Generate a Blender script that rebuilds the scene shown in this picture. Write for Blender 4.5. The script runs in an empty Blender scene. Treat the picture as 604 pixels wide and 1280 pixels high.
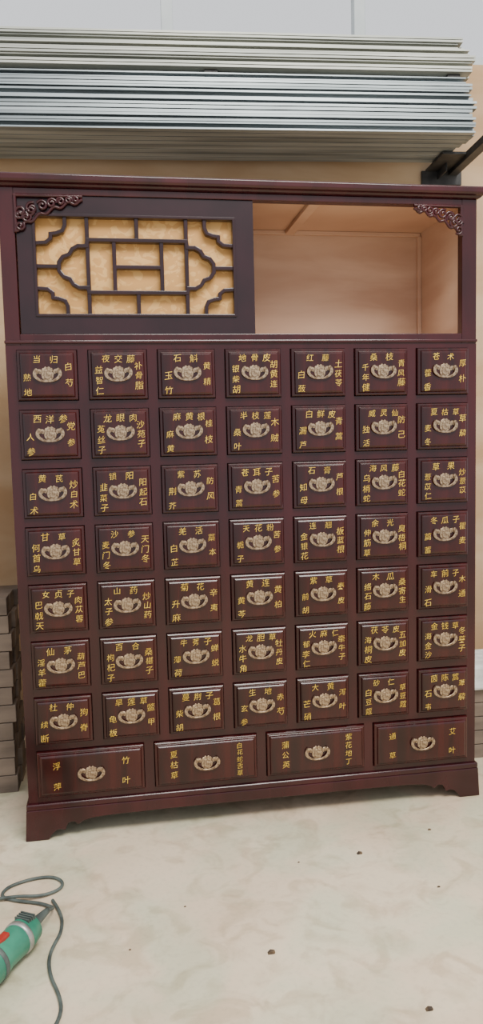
import bpy, bmesh, math, random
from mathutils import Matrix, Vector
random.seed(7)
scene = bpy.context.scene
COL = scene.collection

# ------------------------------------------------------------------ materials
def srgb(r, g, b):
    def c(v):
        v /= 255.0
        return v/12.92 if v <= 0.04045 else ((v+0.055)/1.055)**2.4
    return (c(r), c(g), c(b), 1.0)

def mat(name, c1, c2=None, scale=(5, 5, 5), rough=0.5, metal=0.0, bump=0.0, detail=6, coat=0.0, spec=0.5, dist=0.0, lo=0.35, hi=0.65, noise=1.0):
    m = bpy.data.materials.new(name)
    m.use_nodes = True
    nt = m.node_tree
    b = nt.nodes['Principled BSDF']
    b.inputs['Roughness'].default_value = rough
    b.inputs['Metallic'].default_value = metal
    b.inputs['Specular IOR Level'].default_value = spec
    b.inputs['Coat Weight'].default_value = coat
    b.inputs['Coat Roughness'].default_value = 0.15
    if c2 is None:
        c2 = tuple(min(1, v*1.15) for v in c1[:3]) + (1,)
    tc = nt.nodes.new('ShaderNodeTexCoord')
    mp = nt.nodes.new('ShaderNodeMapping')
    mp.inputs['Scale'].default_value = scale
    nz = nt.nodes.new('ShaderNodeTexNoise')
    nz.inputs['Scale'].default_value = noise
    nz.inputs['Detail'].default_value = detail
    nz.inputs['Distortion'].default_value = dist
    cr = nt.nodes.new('ShaderNodeValToRGB')
    cr.color_ramp.elements[0].position = lo
    cr.color_ramp.elements[1].position = hi
    cr.color_ramp.elements[0].color = c1
    cr.color_ramp.elements[1].color = c2
    nt.links.new(tc.outputs['Object'], mp.inputs['Vector'])
    nt.links.new(mp.outputs['Vector'], nz.inputs['Vector'])
    nt.links.new(nz.outputs['Fac'], cr.inputs['Fac'])
    nt.links.new(cr.outputs['Color'], b.inputs['Base Color'])
    if bump:
        bp = nt.nodes.new('ShaderNodeBump')
        bp.inputs['Strength'].default_value = bump
        bp.inputs['Distance'].default_value = 0.01
        nt.links.new(nz.outputs['Fac'], bp.inputs['Height'])
        nt.links.new(bp.outputs['Normal'], b.inputs['Normal'])
    return m

M_FRAME = mat('burgundy_lacquer', srgb(40, 8, 12), srgb(60, 15, 20), (9, 9, 2.5), rough=0.20, detail=8)
M_DRAW = mat('drawer_lacquer', srgb(32, 7, 8), srgb(60, 15, 14), (22, 9, 3.0), rough=0.18, detail=9, dist=0.6)
M_DOOR = mat('door_lacquer', srgb(30, 11, 17), srgb(40, 16, 23), (6, 6, 6), rough=0.22)
M_DARK = mat('gap_shade_dark', srgb(14, 5, 7), rough=0.8)
M_PINK = mat('primed_wood', srgb(184, 148, 122), srgb(206, 174, 148), (2.0, 2.0, 9.0), rough=0.6, detail=8, dist=0.4)
M_CLOTH = mat('gold_silk', srgb(192, 142, 78), srgb(210, 164, 98), (22, 22, 26), rough=0.6, detail=3, dist=1.5, lo=0.52, hi=0.56)
M_BRASS = mat('antique_brass', srgb(116, 94, 74), srgb(190, 168, 140), (160, 160, 160), rough=0.36, metal=0.72, detail=3)
M_GOLD = mat('gold_paint', srgb(226, 184, 60), srgb(244, 210, 92), (60, 60, 60), rough=0.5, metal=0.0)
M_STEEL = mat('galvanised_steel', srgb(112, 122, 126), srgb(164, 174, 178), (1.2, 22, 22), rough=0.42, metal=0.5, detail=6)
M_STEEL2 = mat('galvanised_steel_light', srgb(148, 152, 146), srgb(194, 196, 186), (1.0, 18, 18), rough=0.5, metal=0.35, detail=6)
M_WALL = mat('plywood_wall', srgb(182, 148, 110), srgb(200, 172, 138), (1.5, 1.5, 5), rough=0.8, detail=7, dist=0.6)
M_IRON = mat('rack_iron', srgb(48, 48, 49), srgb(72, 71, 70), (20, 20, 20), rough=0.5, metal=0.4)
M_WIN = mat('window_frame_paint', srgb(176, 184, 186), srgb(196, 202, 204), (4, 4, 4), rough=0.5)
M_GREEN = mat('grinder_green', srgb(34, 104, 84), srgb(60, 140, 114), (15, 15, 15), rough=0.4)
M_CABLE = mat('rubber_cable', srgb(58, 66, 64), srgb(86, 96, 92), (30, 30, 30), rough=0.55)
M_ALU = mat('cast_aluminium', srgb(150, 150, 148), srgb(182, 182, 178), (40, 40, 40), rough=0.4, metal=0.7)
M_RED = mat('red_trim', srgb(140, 34, 28), srgb(166, 46, 36), (40, 40, 40), rough=0.45)
M_CHIP = mat('debris', srgb(60, 50, 42), srgb(110, 90, 66), (60, 60, 60), rough=0.8)
M_BOARD = mat('board_wood', srgb(176, 142, 124), srgb(198, 166, 146), (3, 3, 12), rough=0.7)
M_LUM = mat('weathered_timber', srgb(96, 84, 74), srgb(136, 120, 106), (3, 3, 14), rough=0.8)
M_SACK = mat('white_sheet', srgb(196, 198, 194), srgb(226, 228, 224), (30, 30, 30), rough=0.7)

# concrete floor, patchy
def floor_mat():
    m = bpy.data.materials.new('concrete_floor'); m.use_nodes = True
    nt = m.node_tree; b = nt.nodes['Principled BSDF']; L = nt.links.new
    tc = nt.nodes.new('ShaderNodeTexCoord')
    def noise(s, d, dist=0.0):
        n = nt.nodes.new('ShaderNodeTexNoise'); n.inputs['Scale'].default_value = s
        n.inputs['Detail'].default_value = d; n.inputs['Distortion'].default_value = dist
        L(tc.outputs['Object'], n.inputs['Vector']); return n
    def ramp(src, a, c, p0, p1):
        r = nt.nodes.new('ShaderNodeValToRGB')
        r.color_ramp.elements[0].position = p0; r.color_ramp.elements[1].position = p1
        r.color_ramp.elements[0].color = a; r.color_ramp.elements[1].color = c
        L(src.outputs['Fac'], r.inputs['Fac']); return r
    n1 = noise(1.3, 4, 0.8); n2 = noise(3.6, 6, 0.5); n3 = noise(60, 4); n4 = noise(9.0, 7, 1.2)
    r1 = ramp(n1, srgb(190, 174, 146), srgb(220, 212, 184), 0.38, 0.60)
    r2 = ramp(n2, srgb(234, 204, 178), srgb(200, 200, 172), 0.42, 0.60)
    mx = nt.nodes.new('ShaderNodeMixRGB'); mx.inputs[0].default_value = 0.45
    L(r1.outputs[0], mx.inputs[1]); L(r2.outputs[0], mx.inputs[2])
    r3 = ramp(n3, (0.84, 0.84, 0.84, 1), (1, 1, 1, 1), 0.3, 0.5)
    m2 = nt.nodes.new('ShaderNodeMixRGB'); m2.blend_type = 'MULTIPLY'; m2.inputs[0].default_value = 0.5
    L(mx.outputs[0], m2.inputs[1]); L(r3.outputs[0], m2.inputs[2])
    r4 = ramp(n4, (0.76, 0.73, 0.68, 1), (1, 1, 1, 1), 0.36, 0.52)
    m3 = nt.nodes.new('ShaderNodeMixRGB'); m3.blend_type = 'MULTIPLY'; m3.inputs[0].default_value = 0.75
    L(m2.outputs[0], m3.inputs[1]); L(r4.outputs[0], m3.inputs[2])
    L(m3.outputs[0], b.inputs['Base Color'])
    b.inputs['Roughness'].default_value = 0.5
    bp = nt.nodes.new('ShaderNodeBump'); bp.inputs['Strength'].default_value = 0.15; bp.inputs['Distance'].default_value = 0.01
    L(n2.outputs['Fac'], bp.inputs['Height']); L(bp.outputs['Normal'], b.inputs['Normal'])
    return m
M_FLOOR = floor_mat()

# ------------------------------------------------------------------ helpers
def mk(name, verts, faces, m, parent=None, smooth=False, fixn=True, bevel=0.0, bseg=2):
    me = bpy.data.meshes.new(name)
    me.from_pydata([tuple(v) for v in verts], [], faces)
    if fixn:
        bm = bmesh.new(); bm.from_mesh(me)
        bmesh.ops.recalc_face_normals(bm, faces=bm.faces)
        bm.to_mesh(me); bm.free()
    me.materials.append(m)
    if smooth:
        for p in me.polygons: p.use_smooth = True
    ob = bpy.data.objects.new(name, me)
    COL.objects.link(ob)
    if parent is not None: ob.parent = parent
    if bevel:
        bv = ob.modifiers.new('bevel', 'BEVEL'); bv.width = bevel; bv.segments = bseg; bv.limit_method = 'ANGLE'
    return ob

class G:
    def __init__(s): s.v = []; s.f = []
    def box(s, x0, x1, y0, y1, z0, z1):
        n = len(s.v)
        s.v += [(x0,y0,z0),(x1,y0,z0),(x1,y1,z0),(x0,y1,z0),(x0,y0,z1),(x1,y0,z1),(x1,y1,z1),(x0,y1,z1)]
        s.f += [tuple(n+i for i in q) for q in ((0,1,2,3),(4,5,6,7),(0,1,5,4),(1,2,6,5),(2,3,7,6),(3,0,4,7))]
        return s
    def poly(s, pts, y0, y1):          # xz outline extruded in y
        n = len(s.v); k = len(pts)
        s.v += [(p[0], y0, p[1]) for p in pts] + [(p[0], y1, p[1]) for p in pts]
        s.f.append(tuple(range(n, n+k))); s.f.append(tuple(range(n+k, n+2*k)))
        for i in range(k):
            j = (i+1) % k
            s.f.append((n+i, n+j, n+k+j, n+k+i))
        return s
    def strip(s, pts, w, y0, y1, closed=False):   # mitred flat bar along a polyline
        k = len(pts); ws = w if isinstance(w, (list, tuple)) else [w]*k
        P = [Vector((p[0], p[1])) for p in pts]; Lp = []; Rp = []
        for i in range(k):
            if closed: a = P[i-1]; c = P[(i+1) % k]
            else: a = P[max(i-1, 0)]; c = P[min(i+1, k-1)]
            d1 = (P[i]-a); d2 = (c-P[i])
            if d1.length < 1e-9: d1 = d2
            if d2.length < 1e-9: d2 = d1
            d1 = d1.normalized(); d2 = d2.normalized()
            n1 = Vector((-d1.y, d1.x)); n2 = Vector((-d2.y, d2.x))
            mm = (n1+n2)
            if mm.length < 1e-6: mm = n1
            mm = mm.normalized(); sc = min(1.0/max(mm.dot(n1), 0.4), 1.8)
            o = mm*(ws[i]/2*sc); Lp.append(P[i]+o); Rp.append(P[i]-o)
        n = len(s.v)
        for a, b in zip(Lp, Rp):
            s.v += [(a.x,y0,a.y),(b.x,y0,b.y),(b.x,y1,b.y),(a.x,y1,a.y)]
        rng = range(k) if closed else range(k-1)
        for i in rng:
            a = n+4*i; b = n+4*((i+1) % k)
            for q in range(4):
                r = (q+1) % 4
                s.f.append((a+q, a+r, b+r, b+q))
        if not closed:
            s.f.append((n, n+1, n+2, n+3)); e = n+4*(k-1); s.f.append((e, e+1, e+2, e+3))
        return s
    def out(s, name, m, parent=None, bevel=0.0, **k):
        return mk(name, s.v, s.f, m, parent, bevel=bevel, **k)

def empty(name, loc=(0,0,0)):
    e = bpy.data.objects.new(name, None); e.empty_display_size = 0.1; e.location = loc
    COL.objects.link(e); return e

def tube(name, pts, r, m, parent=None, res=4, cyclic=False, radii=None):
    cu = bpy.data.curves.new(name, 'CURVE'); cu.dimensions = '3D'; cu.bevel_depth = r; cu.bevel_resolution = 3
    cu.resolution_u = res
    sp = cu.splines.new('NURBS'); sp.points.add(len(pts)-1)
    for i, (p, q) in enumerate(zip(sp.points, pts)):
        p.co = (q[0], q[1], q[2], 1)
        if radii: p.radius = radii[i]
    sp.use_endpoint_u = True; sp.order_u = 3; sp.use_cyclic_u = cyclic
    cu.use_fill_caps = True
    tmp = bpy.data.objects.new('tmp', cu); COL.objects.link(tmp)
    dg = bpy.context.evaluated_depsgraph_get()
    me = bpy.data.meshes.new_from_object(tmp.evaluated_get(dg))
    bpy.data.objects.remove(tmp)
    me.name = name; me.materials.clear(); me.materials.append(m)
    for p in me.polygons: p.use_smooth = True
    ob = bpy.data.objects.new(name, me); COL.objects.link(ob)
    if parent is not None: ob.parent = parent
    return ob

# ------------------------------------------------------------------ medicine cabinet
CAB = empty('medicine_cabinet')
PX, PZ = 0.21, 0.1782
DW, DH = 0.176, 0.149
rowz = [1.4546-PZ*j for j in range(7)]
colx = [(i-3)*PX for i in range(7)]
BZ, BH = 0.2125, 0.147
BW = 0.3335; BP = 0.3675
bx = [(-1.5+i)*BP for i in range(4)]
HX = 0.750

# carcass
g = G()
g.box(-HX, -HX+0.028, 0.02, 0.42, 0.10, 2.004)
g.box(HX-0.028, HX, 0.02, 0.42, 0.10, 2.004)
g.box(-HX+0.028, HX-0.028, 0.41, 0.42, 0.10, 2.004)
g.out('carcass_panels', M_FRAME, CAB, bevel=0.002)
G().box(-HX+0.028, HX-0.028, 0.03, 0.41, 0.11, 1.545).out('drawer_gap_filler', M_DARK, CAB)  # solid filler, near-black colour stands for shade inside the drawer gaps
# front face frame
g = G()
g.box(-HX, -0.7195, 0.0, 0.03, 0.10, 1.545)
g.box(0.7195, HX, 0.0, 0.03, 0.10, 1.545)
gap = 0.0020
for i in range(6):
    g.box(colx[i]+DW/2+gap, colx[i+1]-DW/2-gap, 0.0, 0.03, rowz[6]-DH/2-0.002, 1.545)
for j in range(6):
    g.box(-0.7195, 0.7195, 0.0006, 0.0295, rowz[j+1]+DH/2+gap, rowz[j]-DH/2-gap)
g.box(-0.7195, 0.7195, 0.0003, 0.0298, rowz[0]+DH/2+gap, 1.5455)
g.box(-0.7195, 0.7195, 0.0003, 0.0298, BZ+BH/2+gap, rowz[6]-DH/2-gap)
g.box(-0.7195, 0.7195, 0.0003, 0.0298, 0.10, BZ-BH/2-gap)
for i in range(3):
    g.box(bx[i]+BW/2+gap, bx[i+1]-BW/2-gap, 0.0, 0.03, 0.10, BZ+BH/2+0.003)
g.out('face_frame', M_FRAME, CAB)

# upper cupboard frame
g = G()
g.box(-HX, -0.706, 0.0, 0.034, 1.545, 2.004)
g.box(0.700, HX, 0.0, 0.034, 1.545, 2.004)
g.box(-0.706, 0.700, 0.0004, 0.0335, 1.984, 2.0035)
g.box(-0.706, 0.700, 0.0004, 0.0335, 1.545, 1.578)
g.out('cupboard_frame', M_FRAME, CAB, bevel=0.002)
G().box(-HX-0.002, HX+0.002, -0.006, 0.01, 1.549, 1.559).out('sill_moulding', M_FRAME, CAB, bevel=0.003)
# crown
prof = [(0.0,2.004),(-0.008,2.006),(-0.014,2.012),(-0.024,2.014),(-0.028,2.020),(-0.028,2.034),(-0.024,2.038),(0.43,2.038),(0.43,2.004)]
v = []; k = len(prof)
for (x, sgn) in ((-HX, -1), (HX, 1)):
    for (y, z) in prof:
        o = min(0.022, -y) if y < 0.1 else 0.022
        v.append((x+sgn*max(o, 0), y, z))
f = [tuple(range(k)), tuple(range(k, 2*k))] + [(i, (i+1) % k, k+(i+1) % k, k+i) for i in range(k)]
mk('crown_board', v, f, M_FRAME, CAB, bevel=0.0015)

# interior
g = G()
g.box(-0.722, 0.722, 0.400, 0.409, 1.566, 2.003)
g.box(-0.722, -0.7185, 0.034, 0.400, 1.566, 2.003)
g.box(0.7185, 0.722, 0.034, 0.400, 1.566, 2.003)
g.box(-0.7185, 0.7185, 0.034, 0.400, 1.999, 2.0035)
g.box(-0.7185, 0.7185, 0.034, 0.400, 1.562, 1.574)
g.out('cupboard_lining', M_PINK, CAB)
g = G()
g.box(0.20, 0.235, 0.036, 0.399, 1.985, 1.999)
g.box(-0.7, 0.716, 0.385, 0.3995, 1.984, 1.9985)
g.box(0.704, 0.718, 0.380, 0.3995, 1.574, 1.984)
g.out('lining_battens', M_PINK, CAB, bevel=0.002)

# base: moulding, apron with bracket feet
g = G()
g.box(-HX-0.008, HX+0.008, -0.010, 0.43, 0.098, 0.118)
g.out('base_moulding', M_FRAME, CAB, bevel=0.005, bseg=3)
xl = HX+0.014
half = [(0.0,0.064),(0.30,0.064),(0.50,0.062),(0.560,0.058),(0.585,0.050),(0.597,0.040),(0.603,0.044),(0.612,0.052),(0.628,0.050),
        (0.636,0.038),(0.640,0.026),(0.652,0.030),(0.664,0.030),(0.676,0.022),(0.686,0.010),(0.692,0.0),(xl,0.0),(xl-0.002,0.03),(xl-0.006,0.10)]
outl = half + [(-x, z) for x, z in reversed(half)]
outl = [p for i, p in enumerate(outl) if i == 0 or p != outl[i-1]][:-1]
G().poly(outl, -0.012, 0.012).out('front_apron_feet', M_FRAME, CAB, bevel=0.003)
for sx, nm in ((-1, 'left'), (1, 'right')):
    pts = [(0.012,0.0),(0.07,0.0),(0.08,0.03),(0.11,0.05),(0.14,0.062),(0.30,0.062),(0.33,0.05),(0.36,0.03),(0.37,0.0),(0.43,0.0),(0.43,0.1),(0.012,0.1)]
    n = len(pts)
    xa, xb = sx*(HX-0.010), sx*(HX+0.010)
    v = [(xa, y, z) for y, z in pts]+[(xb, y, z) for y, z in pts]
    f = [tuple(range(n)), tuple(range(n, 2*n))]+[(i, (i+1) % n, n+(i+1) % n, n+i) for i in range(n)]
    mk('side_apron_'+nm, v, f, M_FRAME, CAB, bevel=0.002)

# ---- drawer front mesh
def drawer_mesh(name, w, h):
    rings = [(0.0, 0.026), (0.0, -0.007), (0.0012, -0.0105), (0.0040, -0.0125), (0.0075, -0.0125), (0.0085, -0.0135),
             (0.0108, -0.0175), (0.0140, -0.0198), (0.0170, -0.0205)]
    v = []; f = []
    for ins, y in rings:
        a = w/2-ins; b = h/2-ins
        v += [(-a, y, -b), (a, y, -b), (a, y, b), (-a, y, b)]
    for r in range(len(rings)-1):
        for q in range(4):
            f.append((4*r+q, 4*r+(q+1) % 4, 4*r+4+(q+1) % 4, 4*r+4+q))
    e = 4*(len(rings)-1)
    f.append((e, e+1, e+2, e+3)); f.append((0, 1, 2, 3))
    me = bpy.data.meshes.new(name); me.from_pydata(v, [], f)
    bm = bmesh.new(); bm.from_mesh(me); bmesh.ops.recalc_face_normals(bm, faces=bm.faces); bm.to_mesh(me); bm.free()
    me.materials.append(M_DRAW)
    return me
dm = drawer_mesh('small_drawer', DW, DH); bmh = drawer_mesh('wide_drawer', BW, BH)

# ---- bat-shaped bail pull
def handle_mesh():
    g = G()
    hp = [(0,.0195),(.003,.0235),(.007,.0235),(.009,.0195),(.0125,.0195),(.016,.0165),(.0165,.012),(.0140,.0085),(.0175,.004),(.0185,-.003),(.0165,-.010),(.012,-.016),(.006,-.0195),(0,-.0235)]
    o = hp + [(-x, z) for x, z in reversed(hp[1:-1])]
    g.poly(o, -0.0035, 0.0)
    hi = [(x*0.62, z*0.62+0.0005) for x, z in o]
    g.poly(hi, -0.0060, -0.0035)
    for s in (1, -1):
        w = [(.014,.010),(.020,.0155),(.028,.0175),(.036,.0155),(.0405,.009),(.039,.002),(.033,.0005),(.027,.004),(.020,.001)]
        g.poly([(s*x, z) for x, z in w], -0.0025, 0.0)
    pts = []; ws = []
    for i in range(25):
        t = i/24; a = math.radians(152+236*t)
        pts.append((0.0375*math.cos(a), 0.0025+0.0235*math.sin(a)))
        ws.append(0.0040+0.0060*abs(math.cos(a))**1.3)
    g.strip(pts, ws, -0.0085, -0.0035)
    for s in (1, -1):
        g.poly([(s*.0325+.0042*math.cos(k*math.pi/5), .0145+.0042*math.sin(k*math.pi/5)) for k in range(10)], -0.0100, 0.0)
    g.poly([(.0035*math.cos(k*math.pi/5), .0035*math.sin(k*math.pi/5)+.004) for k in range(10)], -0.0085, -0.0060)
    ob = g.out('tmp_handle', M_BRASS)
    me = ob.data; bm = bmesh.new(); bm.from_mesh(me)
    es = [e for e in bm.edges if len(e.link_faces) == 2 and e.calc_face_angle(0) > 0.9]
    bmesh.ops.bevel(bm, geom=es, offset=0.0007, segments=1, affect='EDGES')
    bm.to_mesh(me); bm.free()
    bpy.data.objects.remove(ob)
    return me
hm = handle_mesh(); hm.name = 'bat_pull'

# ---- glyph cache for painted labels
cache = {}
def glyph(c):
    if c in cache: return cache[c]
    cu = bpy.data.curves.new('t', 'FONT'); cu.body = c; cu.size = 1.0; cu.resolution_u = 2
    cu.align_x = 'CENTER'; cu.align_y = 'CENTER'; cu.offset = -0.014
    ob = bpy.data.objects.new('t', cu); COL.objects.link(ob)
    dg = bpy.context.evaluated_depsgraph_get()
    me = bpy.data.meshes.new_from_object(ob.evaluated_get(dg))
    vs = [(q.co.x, q.co.y) for q in me.vertices]; fs = [tuple(p.vertices) for p in me.polygons]
    if vs:
        cx = (min(a for a, b in vs)+max(a for a, b in vs))/2; cz = (min(b for a, b in vs)+max(b for a, b in vs))/2
        vs = [(a-cx, b-cz) for a, b in vs]
    bpy.data.objects.remove(ob); bpy.data.meshes.remove(me)
    cache[c] = (vs, fs); return cache[c]

def label(name, items, X, Z, y):
    v = []; f = []
    for c, x, z, s in items:
        vs, fs = glyph(c); n = len(v)
        rx = random.uniform(-.06, .06); j = random.uniform(-.0010, .0010); s = s*random.uniform(.93, 1.08)
        sh = random.uniform(-.02, .06)
        for a, b in vs:
            a2 = a + b*0.06; b2 = b + a*(0.06+sh)
            v.append((X+x+s*(a2*math.cos(rx)-b2*math.sin(rx))+j, y, Z+z+s*(b2*math.cos(rx)+a2*math.sin(rx))+j))
        f += [tuple(n+q for q in p) for p in fs]
    return mk(name, v, f, M_GOLD, CAB, fixn=False)

LAB = [
 ["当归|熟地|白芍","夜交藤|益智仁|补骨脂","石斛|玉竹|黄精","地骨皮|银柴胡|胡黄连","红藤|白蔹|土茯苓","桑枝|千年健|青风藤","苍术|藿香|厚朴"],
 ["西洋参|人参|党参","龙眼肉|菟丝子|沙苑子","麻黄根|麻黄|桂枝","半枝莲|桑叶|木贼","白鲜皮|漏芦|青蒿","威灵仙|独活|防己","夏枯草|麦冬|草薢"],
 ["黄芪|白术|炒白术","锁阳|韭菜子|阳起石","紫苏|荆芥|防风","苍耳子|青蒿|苦参","石膏|知母|芦根","海风藤|乌梢蛇|白花蛇","草果|薏苡仁|炒薏苡"],
 ["甘草|何首乌|炙甘草","沙参|麦门冬|天门冬","羌活|白芷|藁本","天花粉|栀子|苦参","连翘|金银花|板蓝根","余光|伸筋草|臭梧桐","冬瓜子|萹蓄|瞿麦"],
 ["女贞子|巴戟天|肉苁蓉","山药|太子参|炒山药","菊花|升麻|辛夷","黄连|黄芩|黄柏","紫草|前胡|秦皮","木瓜|络石藤|桑寄生","车前子|滑石|木通"],
 ["仙茅|淫羊藿|葫芦巴","百合|枸杞子|桑椹子","牛蒡子|薄荷|蝉蜕","龙胆草|水牛角|牡丹皮","火麻仁|郁李仁|牵牛子","茯苓皮|海桐皮|五加皮","金钱草|海金沙|冬葵子"],
 ["杜仲|续断|狗脊","旱莲草|龟板|鳖甲","蔓荆子|柴胡|葛根","生地|玄参|赤芍","大黄|芒硝|泻叶","砂仁|白豆蔻|草豆蔻","茵陈蒿|石韦|萆薢"]]
YF = -0.0205-0.0006
S = 0.0255
for j in range(7):
    for i in range(7):
        X, Z = colx[i], rowz[j]
        o = bpy.data.objects.new('drawer_r%d_c%d' % (j+1, i+1), dm); o.location = (X, 0, Z); o.parent = CAB; COL.objects.link(o)
        o = bpy.data.objects.new('pull_r%d_c%d' % (j+1, i+1), hm); o.location = (X+0.001, -0.0205, Z+0.001); o.parent = CAB; COL.objects.link(o)
        o.rotation_euler = (0, random.uniform(-.05, .05), 0)
        T, Lf, Rt = LAB[j][i].split('|')
        it = []
        xs_ = {2: (-.029, .022), 3: (-.036, .002, .040)}[len(T)]
        for c, x in zip(T, xs_): it.append((c, x, .0465, S))
        zs = {2: (-.006, -.050), 3: (.014, -.018, -.050)}[len(Lf)]
        for c, z in zip(Lf, zs): it.append((c, -.0575, z, S))
        zs = {2: (.024, -.024), 3: (.026, -.004, -.034)}[len(Rt)]
        for c, z in zip(Rt, zs): it.append((c, .0625, z, S))
        label('label_r%d_c%d' % (j+1, i+1), it, X, Z, YF)
BL = ["浮萍|竹叶", "夏枯草|白花蛇舌草", "蒲公英|紫花地丁", "通草|艾叶"]
for i in range(4):
    X, Z = bx[i], BZ
    o = bpy.data.objects.new('wide_drawer_%d' % (i+1), bmh); o.location = (X, 0, Z); o.parent = CAB; COL.objects.link(o)
    o = bpy.data.objects.new('wide_pull_%d' % (i+1), hm); o.location = (X, -0.0205, Z-0.002); o.parent = CAB; COL.objects.link(o)
    Lf, Rt = BL[i].split('|'); it = []
    for s, T in ((-1, Lf), (1, Rt)):
        n = len(T)
        zs = {2: (.030, -.036), 3: (.034, 0, -.034), 4: (.042, .014, -.014, -.042), 5: (.046, .023, 0, -.023, -.046)}[n]
        for c, z in zip(T, zs): it.append((c, s*.108 if s > 0 else -.106, z, S if n < 4 else (.024 if n == 4 else .0205)))
    label('wide_label_%d' % (i+1), it, X, Z, YF)

# ---- sliding lattice door
ox0, ox1, oz0, oz1 = -0.650, -0.052, 1.636, 1.925
g = G()
dx0, dx1, dz0, dz1 = -0.702, 0.012, 1.5795, 1.983
g.box(dx0, ox0, 0.006, 0.030, dz0, dz1); g.box(ox1, dx1, 0.006, 0.030, dz0, dz1)
g.box(ox0, ox1, 0.006, 0.030, dz0, oz0); g.box(ox0, ox1, 0.006, 0.030, oz1, dz1)
g.out('door_frame', M_DOOR, CAB)
G().box(ox0-0.01, ox1+0.01, 0.0305, 0.0335, oz0-0.01, oz1+0.01).out('door_silk_panel', M_CLOTH, CAB)
g = G()
g.strip([(ox0-.002, oz0-.002), (ox1+.002, oz0-.002), (ox1+.002, oz1+.002), (ox0-.002, oz1+.002)], 0.009, 0.001, 0.028, closed=True)
def Pq(px, py): return (ox0+(px-43)/250.0*(ox1-ox0), oz0+(393-py)/125.0*(oz1-oz0))
BWD = 0.0120
def bar(*pts, w=BWD, y0=0.007):
    g.strip([Pq(*p) for p in pts], w, y0, 0.030)
ring = [(107,297),(232,297),(233,305),(243,305),(250,309),(254,316),(262,319),(267,326),(267,337),(262,344),(254,347),(250,354),(243,358),(233,358),(232,364),
        (107,364),(106,358),(95,358),(88,354),(84,347),(76,344),(71,337),(71,326),(76,319),(84,316),(88,309),(95,305),(106,305)]
g.strip([Pq(*p) for p in ring], BWD, 0.005, 0.030, closed=True)
for x in (107, 169, 232):
    bar((x,268),(x,298)); bar((x,363),(x,393))
bar((107,298),(107,364), y0=0.0074); bar((232,298),(232,364), y0=0.0074)
bar((140,298),(140,364), y0=0.0078); bar((200,298),(200,364), y0=0.0078)
bar((140,331),(200,331), y0=0.0082)
bar((43,331),(72,331), y0=0.0082); bar((266,331),(293,331), y0=0.0082)
for sx in (0, 1):
    for sz in (0, 1):
        pts = [(43,302),(56,301),(62,296),(62,290),(69,289),(77,286),(80,279),(80,268)]
        q = [((336-x) if sx else x, (661-y) if sz else y) for x, y in pts]
        g.strip([Pq(*p) for p in q], BWD*0.95, 0.0066, 0.030)
g.out('door_lattice', M_DOOR, CAB, bevel=0.0022, bseg=2)

# ---- carved corner brackets (scroll fretwork)
def spiral(cx, cz, r0, turns, a0, s=1, n=22, y=-0.003):
    out = []
    for i in range(n):
        t = i/(n-1); a = a0+s*turns*2*math.pi*t; r = r0*(1-0.82*t)
        out.append((cx+r*math.cos(a), y-0.004*t, cz+r*math.sin(a)))
    return out
def carving(name, cx, cz, sx, L, H):
    parts = []
    def T(pts): return [(cx+sx*x, y, cz-z) for x, y, z in pts]
    def add(pts, r, rad=None): parts.append(tube('c', T(pts), r, M_FRAME, None, res=3, radii=rad))
    add([(0, -0.002, 0.004), (L*.5, -0.002, 0.004), (L, -0.002, 0.004)], 0.005)
    add([(0.004, -0.002, 0), (0.004, -0.002, H*.5), (0.004, -0.002, H)], 0.005)
    def h(t): return H*(1-t)**1.6*0.78+0.012
    for i, (t, s) in enumerate([(0.10, 1), (0.26, -1), (0.41, 1), (0.55, -1), (0.68, 1), (0.80, -1), (0.90, 1)]):
        r = max(0.008, 0.021*(1-0.6*t))
        add(spiral(L*t, h(t)*0.55+0.006, r, 1.4, random.uniform(0, 6.28), s), 0.0042)
    for t, zz in ((0.10, .55), (0.10, .85), (0.22, .62), (0.30, .45)):
        add(spiral(L*t*.8, H*zz, 0.014, 1.3, random.uniform(0, 6), 1 if zz > .6 else -1), 0.004)
    c = []
    N = 26
    for i in range(N):
        t = i/(N-1)
        c.append((L*t, -0.002, h(t)*1.05+0.006+0.006*math.sin(t*30)))
    add(c, 0.0045)
    bm = bmesh.new()
    for p in parts: bm.from_mesh(p.data)
    me = bpy.data.meshes.new(name); bm.to_mesh(me); bm.free()
    for p in parts: bpy.data.objects.remove(p)
    me.materials.append(M_FRAME)
    for p in me.polygons: p.use_smooth = True
    ob = bpy.data.objects.new(name, me); COL.objects.link(ob); ob.parent = CAB
carving('carved_corner_left', -0.706, 1.984, 1, 0.200, 0.108)
carving('carved_corner_right', 0.700, 1.984, -1, 0.165, 0.092)

# ------------------------------------------------------------------ room: floor, back wall, window
G().box(-6, 6, -6, 4, -0.1, 0.0).out('floor', M_FLOOR)
ang = math.atan(-0.068)
BACK = Matrix.Translation((-0.8, 0.62, 0)) @ Matrix.Rotation(ang, 4, 'Z')
def B(ob):
    ob.matrix_world = BACK @ ob.matrix_world; return ob
g = G()
g.box(-3.2, 4.6, 0.42, 0.50, 0.0, 2.86)
g.box(-3.2, 4.6, 0.42, 0.50, 4.15, 4.6)
g.box(-3.2, -2.6, 0.42, 0.50, 2.86, 4.15); g.box(4.0, 4.6, 0.42, 0.50, 2.86, 4.15)
B(g.out('wall_back', M_WALL))
g = G()
for x in (-2.575, -0.95, 0.62, 1.45, 2.6, 3.975): g.box(x-0.025, x+0.025, 0.43, 0.49, 2.90, 4.1)
g.box(-2.6, 4.0, 0.43, 0.49, 2.86, 2.90); g.box(-2.6, 4.0, 0.43, 0.49, 4.1, 4.15)
B(g.out('window_1', M_WIN, bevel=0.004))

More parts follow.
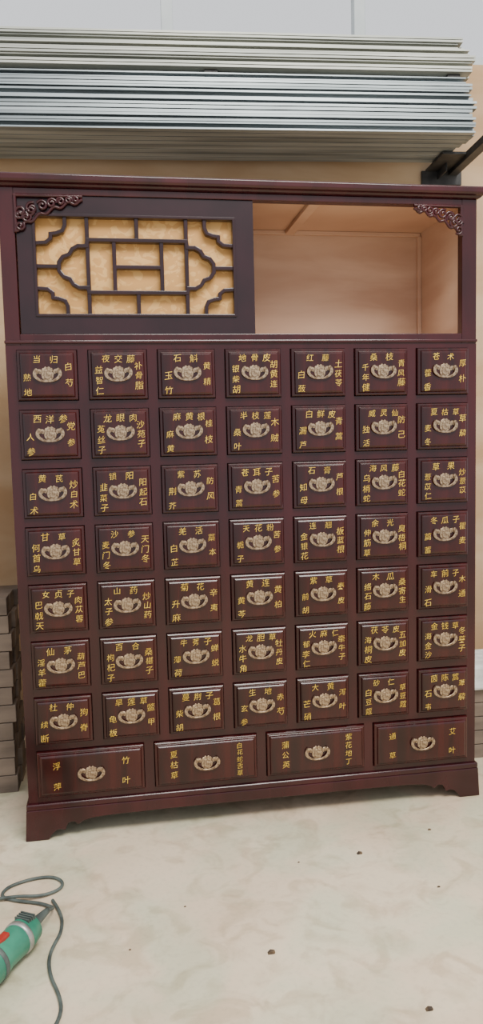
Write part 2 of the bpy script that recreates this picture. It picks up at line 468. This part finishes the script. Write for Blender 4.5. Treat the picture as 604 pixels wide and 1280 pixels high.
# ------------------------------------------------------------------ stacked galvanised channels on a wall rack
STK = empty('steel_channel_stack')
def channels(nm, z0, z1, rows, y0, y1, cols, xr, m, jit=0.012):
    g = G(); hz = (z1-z0)/rows; hy = (y1-y0)/cols
    for r in range(rows):
        oy = random.uniform(0, jit)
        for c in range(cols):
            if 0 < r < rows-1 and c > 0: continue
            za = z0+r*hz+0.0006; zb = za+hz-0.0016; ya = y0+c*hy+oy*(c == 0)+random.uniform(0, .004); yb = y0+(c+1)*hy-0.002
            t = 0.0025; xa = -1.8+random.uniform(-.05, .05); xb = xr+random.uniform(-.03, .008)
            lip = (zb-za)*random.choice((0.22, 0.32, 0.42))
            pr = [(ya,za),(yb,za),(yb,zb),(ya,zb),(ya,zb-lip),(ya+t,zb-lip),(ya+t,zb-t),(yb-t,zb-t),(yb-t,za+t),(ya+t,za+t),(ya+t,za+lip),(ya,za+lip)]
            n = len(g.v); k = len(pr)
            g.v += [(xa, y, z) for y, z in pr]+[(xb, y, z) for y, z in pr]
            g.f += [tuple(range(n, n+k)), tuple(range(n+k, n+2*k))]+[(n+i, n+(i+1) % k, n+k+(i+1) % k, n+k+i) for i in range(k)]
    return g.out(nm, m, STK)
channels('lower_bundle', 2.415, 2.56, 5, 0.0, 0.34, 8, 1.80, M_STEEL)
channels('middle_bundle', 2.562, 2.632, 3, 0.030, 0.34, 6, 1.79, M_STEEL)
channels('upper_bundle', 2.650, 2.735, 4, 0.03, 0.34, 6, 1.80, M_STEEL2)
channels('top_bundle', 2.737, 2.795, 3, 0.06, 0.34, 6, 1.78, M_STEEL2)
g = G()
for x in (-1.2, -0.2, 0.75, 1.70): g.box(x, x+0.05, 0.05, 0.33, 2.633, 2.649)
g.box(-1.75, 1.76, 0.10, 0.33, 2.633, 2.649)  # full-length dark slab, stands in for shade in the gap between bundles
g.out('spacers_gap_shade', M_IRON, STK)
STK.matrix_world = BACK
RK = empty('wall_rack')
g = G()
for x in (-1.5, 1.735):
    g.box(x, x+0.14, 0.02, 0.42, 2.402, 2.4135) if x < 0 else g.box(x, x+0.14, 0.20, 0.42, 2.402, 2.4135)
    g.box(x+0.05, x+0.056, 0.30, 0.42, 2.368, 2.405)
    g.box(x-0.02, x+0.16, 0.405, 0.419, 2.345, 2.405)
g.box(1.835, 1.875, -0.02, 0.02, 2.385, 2.98); g.box(-1.90, -1.86, -0.02, 0.02, 2.385, 2.98)
g.box(1.835, 1.875, 0.02, 0.42, 2.385, 2.415); g.box(-1.90, -1.86, 0.02, 0.42, 2.385, 2.415)
g.out('brackets', M_IRON, RK, bevel=0.002)
RK.matrix_world = BACK

# lumber stacks seen past both sides of the cabinet, board standing on the left one
def lumber(name, x0, x1, y0, y1, n, h, m):
    g = G()
    for r in range(n):
        k = 3
        for c in range(k):
            w = (y1-y0)/k
            g.box(x0+random.uniform(-.02, .02), x1+random.uniform(-.01, .01), y0+c*w+.002, y0+(c+1)*w-.002, r*h, (r+1)*h-0.003)
    return g.out(name, m, bevel=0.002)
lumber('lumber_stack', -1.50, -0.83, 0.36, 0.62, 11, 0.065, M_LUM)
b = G().box(-0.30, 0.10, -0.01, 0.01, 0.0, 1.02).out('plywood_board', M_BOARD, bevel=0.002)
b.location = (-1.02, 0.52, 0.712); b.rotation_euler = (math.radians(-6), 0, 0)
lumber('lumber_stack', 0.86, 1.50, 0.28, 0.48, 5, 0.055, M_LUM)
g = G(); g.box(0.80, 1.50, 0.26, 0.49, 0.273, 0.37)
g.out('foam_sheet', M_SACK, bevel=0.012)

# ------------------------------------------------------------------ angle grinder + cable
GR = empty('angle_grinder')
def lathe(name, prof, m, parent, seg=24):
    v = []; f = []
    for x, r in prof:
        for k in range(seg):
            a = 2*math.pi*k/seg; v.append((x, r*math.cos(a), r*math.sin(a)))
    for i in range(len(prof)-1):
        for k in range(seg):
            a = i*seg+k; b_ = i*seg+(k+1) % seg
            f.append((a, b_, b_+seg, a+seg))
    f.append(tuple(range(seg))); f.append(tuple((len(prof)-1)*seg+k for k in range(seg)))
    return mk(name, v, f, m, parent, smooth=True)
lathe('motor_body', [(0.0,0.018),(0.006,0.027),(0.03,0.031),(0.05,0.030),(0.09,0.029),(0.11,0.033),(0.17,0.036),(0.19,0.035),(0.20,0.032)], M_GREEN, GR)
lathe('grip_band', [(0.036,0.0312),(0.038,0.0322),(0.046,0.0318),(0.048,0.030)], M_ALU, GR)
lathe('housing_seam', [(0.112,0.0345),(0.116,0.0350),(0.119,0.0352),(0.122,0.0348)], M_CABLE, GR)
lathe('gear_head', [(0.20,0.032),(0.205,0.033),(0.235,0.031),(0.262,0.022),(0.268,0.010)], M_ALU, GR)
o = lathe('spindle_guard', [(-0.033,0.012),(-0.028,0.012),(-0.028,0.055),(-0.012,0.058),(-0.010,0.02),(0.0,0.018)], M_ALU, GR)
o.rotation_euler = (0, math.radians(-90), 0); o.location = (0.235, 0, 0.0)
o = lathe('side_handle', [(0.03,0.008),(0.05,0.012),(0.08,0.016),(0.13,0.014),(0.145,0.017),(0.15,0.010)], M_CABLE, GR)
o.rotation_euler = (0, 0, math.radians(-90)); o.location = (0.225, 0.0, 0.0)
G().box(0.075, 0.11, -0.007, 0.007, 0.026, 0.035).out('switch', M_RED, GR, bevel=0.002)
g = G()
for k in range(4): g.box(0.010+k*0.006, 0.013+k*0.006, -0.016, 0.016, 0.022, 0.0325)
for k in range(5): g.box(0.14+k*0.009, 0.144+k*0.009, -0.02, 0.02, 0.028, 0.0368)
g.out('vents', M_CABLE, GR)
lathe('cable_boot', [(-0.05,0.006),(-0.04,0.007),(-0.01,0.010),(0.002,0.013)], M_CABLE, GR)
GR.location = (-0.690, -0.520, 0.0445); GR.rotation_euler = (0, 0, math.radians(240)); GR.scale = (1.3, 1.3, 1.3)
cab = [(-0.660,-0.466,0.044),(-0.650,-0.435,0.030),(-0.648,-0.395,0.008),(-0.69,-0.36,0.005),(-0.75,-0.34,0.005),(-0.80,-0.31,0.005),(-0.79,-0.27,0.005),(-0.754,-0.247,0.005),
       (-0.70,-0.232,0.005),(-0.655,-0.24,0.005),(-0.629,-0.275,0.005),(-0.64,-0.31,0.005),(-0.69,-0.335,0.008),(-0.75,-0.33,0.014),(-0.83,-0.32,0.005),(-0.90,-0.30,0.005),
       (-0.98,-0.36,0.005),(-0.96,-0.45,0.005)]
tube('power_cable', cab, 0.0045, M_CABLE, GR)
c2 = [(-0.655,-0.355,0.005),(-0.625,-0.42,0.005),(-0.62,-0.50,0.005),(-0.640,-0.56,0.005),(-0.645,-0.61,0.005),(-0.635,-0.67,0.005),(-0.612,-0.728,0.005),(-0.60,-0.79,0.005),(-0.625,-0.86,0.005),(-0.65,-0.95,0.005)]
tube('cable_tail', c2, 0.0045, M_CABLE, GR)
bpy.context.view_layer.update()
for nm in ('power_cable', 'cable_tail'):
    o = bpy.data.objects[nm]; o.matrix_parent_inverse = GR.matrix_world.inverted()

# debris
g = G()
for (x, y, s) in ((.24,-.29,.008),(-.11,-.68,.009),(.19,-.93,.008),(-.3,-.45,.003),(.4,-.5,.004),(.05,-.3,.003),(-.45,-.6,.003),(.5,-.2,.005)):
    g.poly([(x-s, 0.0005), (x+s*.8, 0.0005), (x+s, s*.5), (x-s*.2, s*.8)], y-s*.5, y+s*.6)
g.out('floor_debris', M_CHIP)

# ------------------------------------------------------------------ light
w = bpy.data.worlds.new('World'); scene.world = w; w.use_nodes = True
bg = w.node_tree.nodes['Background']
bg.inputs[0].default_value = (0.94, 0.96, 1.0, 1); bg.inputs[1].default_value = 1.1
def area(name, loc, tgt, sx, sy, e, col):
    l = bpy.data.lights.new(name, 'AREA'); l.shape = 'RECTANGLE'; l.size = sx; l.size_y = sy; l.energy = e; l.color = col
    o = bpy.data.objects.new(name, l); COL.objects.link(o); o.location = loc
    o.rotation_euler = (Vector(tgt)-Vector(loc)).to_track_quat('-Z', 'Y').to_euler(); return o
area('floor_fill_area', (0.5, -2.2, 4.0), (0.1, -1.2, 0.0), 2.2, 1.4, 230, (1.0, 0.95, 0.87))  # added fill with no visible source, keeps the front floor bright

# ------------------------------------------------------------------ camera
cam = bpy.data.cameras.new('camera'); co = bpy.data.objects.new('camera', cam); COL.objects.link(co)
cam.sensor_width = 36; cam.lens = 963.5/1280*36; cam.clip_start = 0.05
r = Vector((0.98648, -0.16208, -0.02411)); u = Vector((0.03868, 0.08736, 0.99543)); bk = Vector((-0.15923, -0.9829, 0.09245))
m = Matrix(((r.x,u.x,bk.x,-0.4393),(r.y,u.y,bk.y,-2.4198),(r.z,u.z,bk.z,1.2454),(0,0,0,1)))
co.matrix_world = m
scene.camera = co
